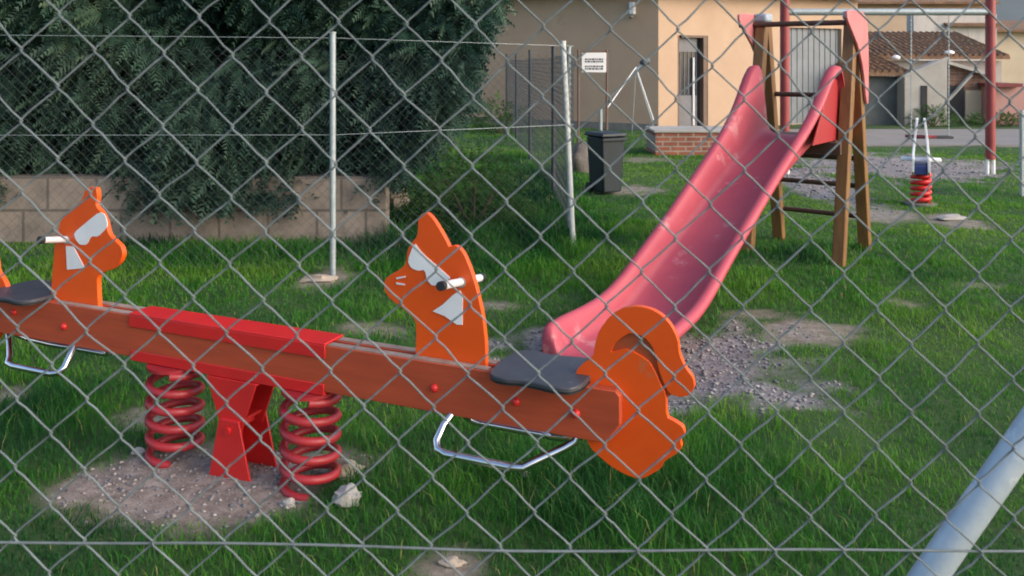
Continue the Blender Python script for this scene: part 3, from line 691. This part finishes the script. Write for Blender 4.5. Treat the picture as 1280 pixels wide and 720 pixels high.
# ---------------------------------------------------------------- sheds on the right, hill, road
def X(x, Y): return (x-CX)/F*Y
def Z(y, Y): return H-(y-HY)/F*Y
def roofslab(x0, x1, y0, z0, y1, z1, th=.08):
    q4 = [Vector((x0, y0, z0)), Vector((x1, y0, z0)), Vector((x1, y1, z1)), Vector((x0, y1, z1))]
    return MB().add(q4+[p+UP*th for p in q4], [(0, 1, 2, 3), (7, 6, 5, 4), (0, 4, 5, 1), (1, 5, 6, 2), (2, 6, 7, 3), (3, 7, 4, 0)])
def tiles(x0, x1, y0, z0, y1, z1):                      # rows of curved tiles running down the slope
    m_ = roofslab(x0, x1, y0, z0, y1, z1); n_ = int((x1-x0)/.2)
    n_ = int((x1-x0)/.16)
    for i in range(n_):
        xx = x0+(i+.5)*(x1-x0)/n_; nr = 7
        for r_i in range(nr):
            t0, t1 = r_i/nr, (r_i+1.12)/nr; jx = .012*math.sin(i*7.3+r_i*3.1)
            m_.tube([(xx+jx, y0+(y1-y0)*t0, z0+(z1-z0)*t0+.082), (xx+jx, y0+(y1-y0)*min(t1, 1), z0+(z1-z0)*min(t1, 1)+.07)], [.068, .058], 6)
    return m_
s1 = thing('shed', 'low grey boarded shed with a brown tiled roof right of the slide', 'shed', (8.5, 20, 0))
MB().abox(X(1068, 20), X(1131, 20), 20, 21.8, -.1, Z(96, 20)).build('wall', M['garage'], s1)
r_ = tiles(X(1062, 20), X(1135, 20), 19.8, Z(95, 19.8), 22, Z(70, 22)).build('roof', M['tile'], s1)
MB().ball(at(1120, 72, 20.6), .09, (1.2, 1, .7)).build('roof_vent', M['white'], r_)
s2 = thing('farm_building', 'long low building with a brown tiled roof behind the smaller sheds', 'building', (11, 23.5, 0))
MB().abox(X(1060, 23), X(1252, 23), 23, 25.5, -.1, Z(76, 23)).build('wall', M['concrete'], s2)
r_ = tiles(X(1055, 23), X(1256, 23), 22.75, Z(74, 22.75), 25.5, Z(44, 25.5)).build('roof', M['tile'], s2)
MB().ball(at(1187, 66, 22.9), .10, (1.4, 1, .7)).build('roof_vent', M['white'], r_)
s3 = thing('gable_shed', 'pale concrete gable shed with a narrow dark doorway', 'shed', (9.6, 20, 0))
w3 = MB(); w3.prism([(X(x, 19.6), 19.9, Z(y, 19.6)) for x, y in ((1131, 158), (1184, 158), (1184, 75), (1152, 89), (1131, 97))], (0, .3, 0)); w3.build('wall', M['concrete'], s3)
MB().abox(X(1151, 19.6), X(1158.5, 19.6), 19.575, 19.598, 0, Z(107, 19.6)).build('door', M['dark'], s3)
MB().tube([(X(1130, 19.6), 19.65, Z(96, 19.6)), (X(1152, 19.6), 19.65, Z(88, 19.6)), (X(1186, 19.6), 19.65, Z(73, 19.6))], .05, 8).build('verge', M['concrete'], s3)
s4 = thing('brick_shed', 'brown brick shed with dark openings and a cream door', 'shed', (10.8, 20.6, 0))
MB().prism([(X(x, 20.6), 21, Z(y, 20.6)) for x, y in ((1184.5, 158), (1240, 158), (1240, 97), (1184.5, 80))], (0, .4, 0)).build('wall', M['oldbrick'], s4)
MB().prism([(X(x, 20.5), 20.95, Z(y, 20.5)) for x, y in ((1183, 80), (1183, 76), (1243, 93), (1243, 97.5))], (0, .55, 0)).build('roof', M['concrete'], s4)
MB().abox(X(1186, 20.6), X(1204, 20.6), 20.565, 20.598, .05, Z(107, 20.6)).build('opening', M['dark'], s4)
MB().abox(X(1206, 20.6), X(1226, 20.6), 20.57, 20.598, .05, Z(113, 20.6)).build('door', M['cream'], s4)
MB().bar((X(1186, 20.5), 20.5, Z(124, 20.5)), (X(1214, 20.5), 20.5, Z(93, 20.5)), .07, .06).build('prop', M['concrete'], s4)
s5 = thing('pink_outbuilding', 'pink walled outbuilding with a dark red roof edge at the far right', 'building', (12.2, 20, 0))
MB().abox(X(1244, 20), X(1360, 20), 20, 23, -.1, Z(108, 20)).build('wall', M['pinkwall'], s5)
MB().abox(X(1240, 20), X(1272, 20), 19.8, 23.1, Z(110, 20)+.03, Z(104, 20)).build('roof', M['redroof'], s5)
s6 = thing('stained_wall', 'tall pale wall with grey streaks rising behind the tiled roofs', 'wall', (14, 28, 0))
MB().abox(X(1142, 28), X(1246, 28), 28, 28.5, -.1, Z(18, 28)).build('masonry', M['stained'], s6)
roofslab(X(1180, 28), X(1250, 28), 27.8, Z(33, 27.8), 29.5, Z(20, 29.5)).build('coping', M['tile'], s6)
s7 = thing('cream_house', 'cream rendered house wall beyond the red swing post', 'house', (16, 29, 0))
MB().abox(X(1232, 29), X(1400, 29), 29, 33, -.1, Z(38, 29)).build('wall', M['cream'], s7)
roofslab(X(1228, 29), X(1404, 29), 28.7, Z(40, 28.7), 33, Z(28, 33)).build('roof', M['tile'], s7)
s8 = thing('peach_house', 'tall peach coloured house rising behind the streaked wall', 'house', (12, 31, 0))
MB().abox(X(1030, 31), X(1238, 31), 31, 35, -.1, Z(4, 31)).build('wall', M['peach'], s8)
roofslab(X(1020, 31), X(1242, 31), 30.6, Z(5, 30.6), 35, Z(-20, 35)).build('roof', M['tile'], s8)
hm = MB(); hp_ = []
for j in range(2):
    for i in range(41):
        xx = -160+i*10; hp_.append((xx, 120+j*60, -1 if j == 0 else 15+5*noise.noise(Vector((xx*.02, 3, 0)))+2.5*noise.noise(Vector((xx*.06, 9, 0)))))
for i in range(41): hp_.append((-160+i*10, 320, -1))
hm.add(hp_, [(j*41+i, j*41+i+1, (j+1)*41+i+1, (j+1)*41+i) for j in range(2) for i in range(40)])
ho = hm.build('hill', M['hill'], None, smooth=60); ho['kind'] = 'structure'
rd = MB(); rd.add([(4.95, 15.0, .03), (40, 14.6, .03), (40, 18.1, .05), (4.95, 18.15, .05), (4.95, 15, -.1), (40, 14.6, -.1)], [(0, 1, 2, 3), (4, 5, 1, 0)])
ro = rd.build('road', M['roadm']); ro['kind'] = 'structure'

# ---------------------------------------------------------------- swing
sy = 11.33
sg_ = thing('swing_set', 'maroon post swing frame with a grey crossbar beyond the slide', 'swing', (X(1110, sy), sy, 0))
for px_ in (981, 1238):
    x_ = X(px_, sy)
    po = MB().tube([(x_, sy, .20), (x_, sy, 2.75)], .062, 14).build('post', M['swingred'], sg_, smooth=60)
    for dx in (-.04, .04): MB().tube([(x_+dx, sy, -.05), (x_+dx, sy, .23)], .022, 10).build('foot', M['white'], po)
zb = Z(15, sy)
MB().tube([(X(981, sy), sy, zb), (X(1238, sy), sy, zb)], .045, 14).build('crossbar', M['galv'], sg_, smooth=60)
for px_ in (1139, 1186):
    x_ = X(px_, sy); c = MB(); n_ = 58
    for i in range(n_):
        z_ = .5+(zb-.04-.5)*(i+.5)/n_; hlf = (zb-.54)/n_*.62
        xx = X(1143, sy)+(x_-X(1143, sy))*1; c.box((xx, sy, z_), (.008 if i % 2 else .003, 0, 0), (0, .003 if i % 2 else .008, 0), (0, 0, hlf))
    c.build('chain', M['galv'], sg_)
MB().box(((X(1139, sy)+X(1186, sy))/2, sy, .49), (.27, 0, 0), (0, .09, 0), (0, 0, .016)).build('seat', M['black'], sg_, bevel=.01)

# ---------------------------------------------------------------- spring rider
ry = 9.0; rx_ = X(1151, ry)
rr_ = thing('spring_rider', 'small white and blue spring rider on a red coil spring', 'spring toy', (rx_, ry, 0))
_ro = Matrix.Rotation(R(-25), 3, 'Z'); _rc = Vector((rx_, ry, 0))
class RB(MB):
    def build(s, *a, **k):
        s.v = [_rc+_ro @ (p-_rc) for p in s.v]; return MB.build(s, *a, **k)
pts = []
for i in range(97):
    t = i/96; a = 2*math.pi*5*t; pts.append((rx_+.085*math.cos(a), ry+.085*math.sin(a), .01+.30*t))
RB().tube(pts, .022, 8).build('spring', M['red'], rr_, smooth=60)
for sg in (-1, 1):
    prof = [(-.30, .32), (.28, .32), (.32, .48), (.18, .54), (.12, .68), (.05, .90), (-.04, .88), (-.04, .64), (-.16, .52), (-.32, .54)]
    RB().prism(chaikin([(rx_+sg*.075*(1-.55*max(0, z-.5)/.4), ry+u, z) for u, z in prof], 1), (.012, 0, 0)).build('side_panel', M['white'], rr_, bevel=.004)
RB().abox(rx_-.062, rx_+.062, ry-.25, ry+.22, .33, .42).build('body', M['blue'], rr_, bevel=.015)
RB().abox(rx_-.19, rx_+.19, ry-.10, ry+.08, .455, .482).build('footboard', M['white'], rr_, bevel=.008)
RB().tube([(rx_-.15, ry+.05, .70), (rx_+.15, ry+.05, .70)], .016, 10).build('handle', M['swingred'], rr_)
RB().tube([(rx_, ry, -.03), (rx_, ry, .012)], .15, 18).build('base_plate', M['plinth'], rr_)

# ---------------------------------------------------------------- notice, bin, boulder, airer
ny_ = 11.6
nb = thing('notice_board', 'white notice board on two thin brown posts in front of the house', 'sign', (X(740, ny_), ny_, 0))
for px_ in (723, 758.5): MB().tube([(X(px_, ny_), ny_, -.05), (X(px_, ny_), ny_, Z(62, ny_))], .016, 8).build('post', M['doorbrown'], nb)
MB().bar((X(721, ny_), ny_, Z(64, ny_)), (X(761, ny_), ny_, Z(64, ny_)), .02, .02, UP).build('rail', M['doorbrown'], nb)
MB().abox(X(727, ny_), X(757.5, ny_), ny_-.03, ny_-.015, Z(90.5, ny_), Z(66, ny_)).build('panel', M['white'], nb, bevel=.004)
for yy in (73, 76, 82, 85):
    xx = 731.0; tx = MB()
    while xx < 754:
        w_ = random.choice((1.4, 2.2, 3.2)); tx.abox(X(xx, ny_), X(min(xx+w_, 755), ny_), ny_-.0325, ny_-.0302, Z(yy+2.0, ny_), Z(yy, ny_)); xx += w_+.9
    tx.build('text_line', M['darkpost'], nb, smooth=0)
by = gnd(757, 241).y; bx = X(757, by)
bn = thing('litter_bin', 'dark blue-green plastic litter bin standing on the grass near the white fence post', 'bin', (bx, by, 0))
def frus(c, w0, d0_, w1, d1__, z0, z1):
    v = [(c[0]+sx*w0, c[1]+sy_*d0_, z0) for sx, sy_ in ((-1, -1), (1, -1), (1, 1), (-1, 1))]+[(c[0]+sx*w1, c[1]+sy_*d1__, z1) for sx, sy_ in ((-1, -1), (1, -1), (1, 1), (-1, 1))]
    return MB().add(v, [(3, 2, 1, 0), (4, 5, 6, 7), (0, 1, 5, 4), (1, 2, 6, 5), (2, 3, 7, 6), (3, 0, 4, 7)])
rot = Matrix.Rotation(R(28), 4, 'Z')
def spin(m_): m_.v = [Vector((bx, by, 0))+rot @ (p-Vector((bx, by, 0))) for p in m_.v]; return m_
spin(frus((bx, by), .125, .14, .155, .165, .02, .64)).build('body', M['bin'], bn, bevel=.02)
spin(frus((bx, by), .175, .19, .165, .18, .643, .69)).build('lid', M['bin'], bn, bevel=.015)
spin(MB().abox(bx-.17, bx+.17, by-.195, by-.175, .60, .63)).build('rim', M['bin'], bn, bevel=.006)
for sx in (-1, 1): spin(MB().tube([(bx+sx*.115, by+.13, .055), (bx+sx*.15, by+.13, .055)], .06, 16)).build('wheel', M['black'], bn)
MB().tube([(bx-.03, by+.26, -.05), (bx-.03, by+.26, .93)], .022, 10).build('support_pole', M['galv'], bn)
rk = gnd(727, 216); MBr = MB().ball(rk+UP*.14, .24, (.62, .5, 1.0), 18, 12, .45, 3); o = MBr.build('boulder', M['rock'], None, smooth=60)
tag(o, 'grey-brown boulder between the leaning white post and the dark bin', 'boulder')
ay = 14.5
ca = thing('clothes_airer', 'folding metal tripod airer with splayed white legs by the house wall', 'airer', (X(795, ay), ay, 0))
top = Vector((X(795, ay), ay, Z(84, ay)))
for px_, py_, dy, m_ in ((757, 138, -.5, 'white'), (790, 168, .1, 'galv'), (817, 150, -.2, 'white')):
    e_ = at(px_, py_, ay+dy); MB().tube([top, e_], .009 if m_ == 'white' else .007, 8).build('leg', M[m_], ca)
e_ = at(752, 150, ay-.55); MB().tube([top+Vector((.02, .03, -.1)), at(822, 175, ay+.1)], .008, 6).build('line', M['galv'], ca)
MB().ball(at(806, 78, ay), .07, (1.3, 1, .8)).build('hub', M['darkpost'], ca)
MB().tube([at(795, 88, ay), at(812, 74, ay)], .03, 8).build('arm', M['galv'], ca)

# ---------------------------------------------------------------- loose stones
def stone(px_, py_, r, sc, m_, label, seed):
    p = gnd(px_, py_); p.z = g1(p.x, p.y)
    o = MB().ball(p+UP*r*sc[2]*.55, r, sc, 14, 10, .5, seed).build('stone', M[m_], None, smooth=28); tag(o, label, 'stone', 'loose stones on the ground')
stone(432, 603, .048, (1.15, .8, .75), 'stone', 'tan broken stone beside the foot of the right spring', 2)
stone(434, 640, .044, (1.1, .8, .8), 'whitestone', 'largest pale broken stone at the right rim of the worn patch', 5)
stone(361, 642, .020, (1.2, .9, .8), 'whitestone', 'small white stone on the dirt in front of the seesaw base', 8)
stone(173, 570, .022, (1.2, .9, .6), 'whitestone', 'small white chip lying left of the left spring', 11)
stone(400, 351, .075, (1.6, .8, .42), 'stone', 'flat pale slab at the base of the fence post by the hedge', 14)
stone(497, 262, .16, (.7, .6, .9), 'stone', 'rough tan stone at the right end of the block wall', 17)
stone(1189, 274, .09, (1.6, .8, .35), 'whitestone', 'flat white stone on the bare strip near the spring rider', 20)
stone(657, 597, .016, (1, .8, .7), 'whitestone', 'tiny white pebble in the long grass below the footrest', 23)
stone(565, 706, .024, (1.6, .8, .5), 'stone', 'flat stone on the bare soil at the bottom of the photo', 26)

# ---------------------------------------------------------------- light, sky, camera
SUN_AZ = Vector((.88, -.47, 0)).normalized(); EL = R(28)
sd_ = Vector((SUN_AZ.x*math.cos(EL), SUN_AZ.y*math.cos(EL), math.sin(EL)))
ln = bpy.data.lights.new('sun', 'SUN'); ln.energy = .64; ln.angle = R(45); ln.color = (1, .94, .88)
lo_ = bpy.data.objects.new('sun', ln); col.objects.link(lo_); lo_.rotation_euler = sd_.to_track_quat('Z', 'Y').to_euler(); lo_.location = (8, -4, 9)
w = bpy.data.worlds.new('World'); scene.world = w; w.use_nodes = True; nt = w.node_tree
sk = nt.nodes.new('ShaderNodeTexSky'); sk.sky_type = 'NISHITA'; sk.sun_disc = False; sk.sun_elevation = EL
sk.sun_rotation = math.atan2(SUN_AZ.x, SUN_AZ.y); sk.dust_density = 3.0; sk.air_density = 1.0
nt.links.new(sk.outputs[0], nt.nodes['Background'].inputs[0]); nt.nodes['Background'].inputs[1].default_value = .15
cam = bpy.data.cameras.new('camera'); co = bpy.data.objects.new('camera', cam); col.objects.link(co); scene.camera = co
co.location = (0, 0, H); co.rotation_euler = (R(90), 0, 0); cam.sensor_width = 36; cam.lens = F/1280*36
cam.shift_y = -(360-HY)/1280; cam.dof.use_dof = True; cam.dof.focus_distance = 3.3; cam.dof.aperture_fstop = 13; cam.clip_end = 2000; cam.clip_start = .05
scene.view_settings.view_transform = 'Standard'; scene.view_settings.look = 'None'; scene.view_settings.exposure = .95; scene.view_settings.gamma = 1
scene.render.engine = 'CYCLES'; scene.cycles.filter_width = 1.9
print('grass blades', NG)
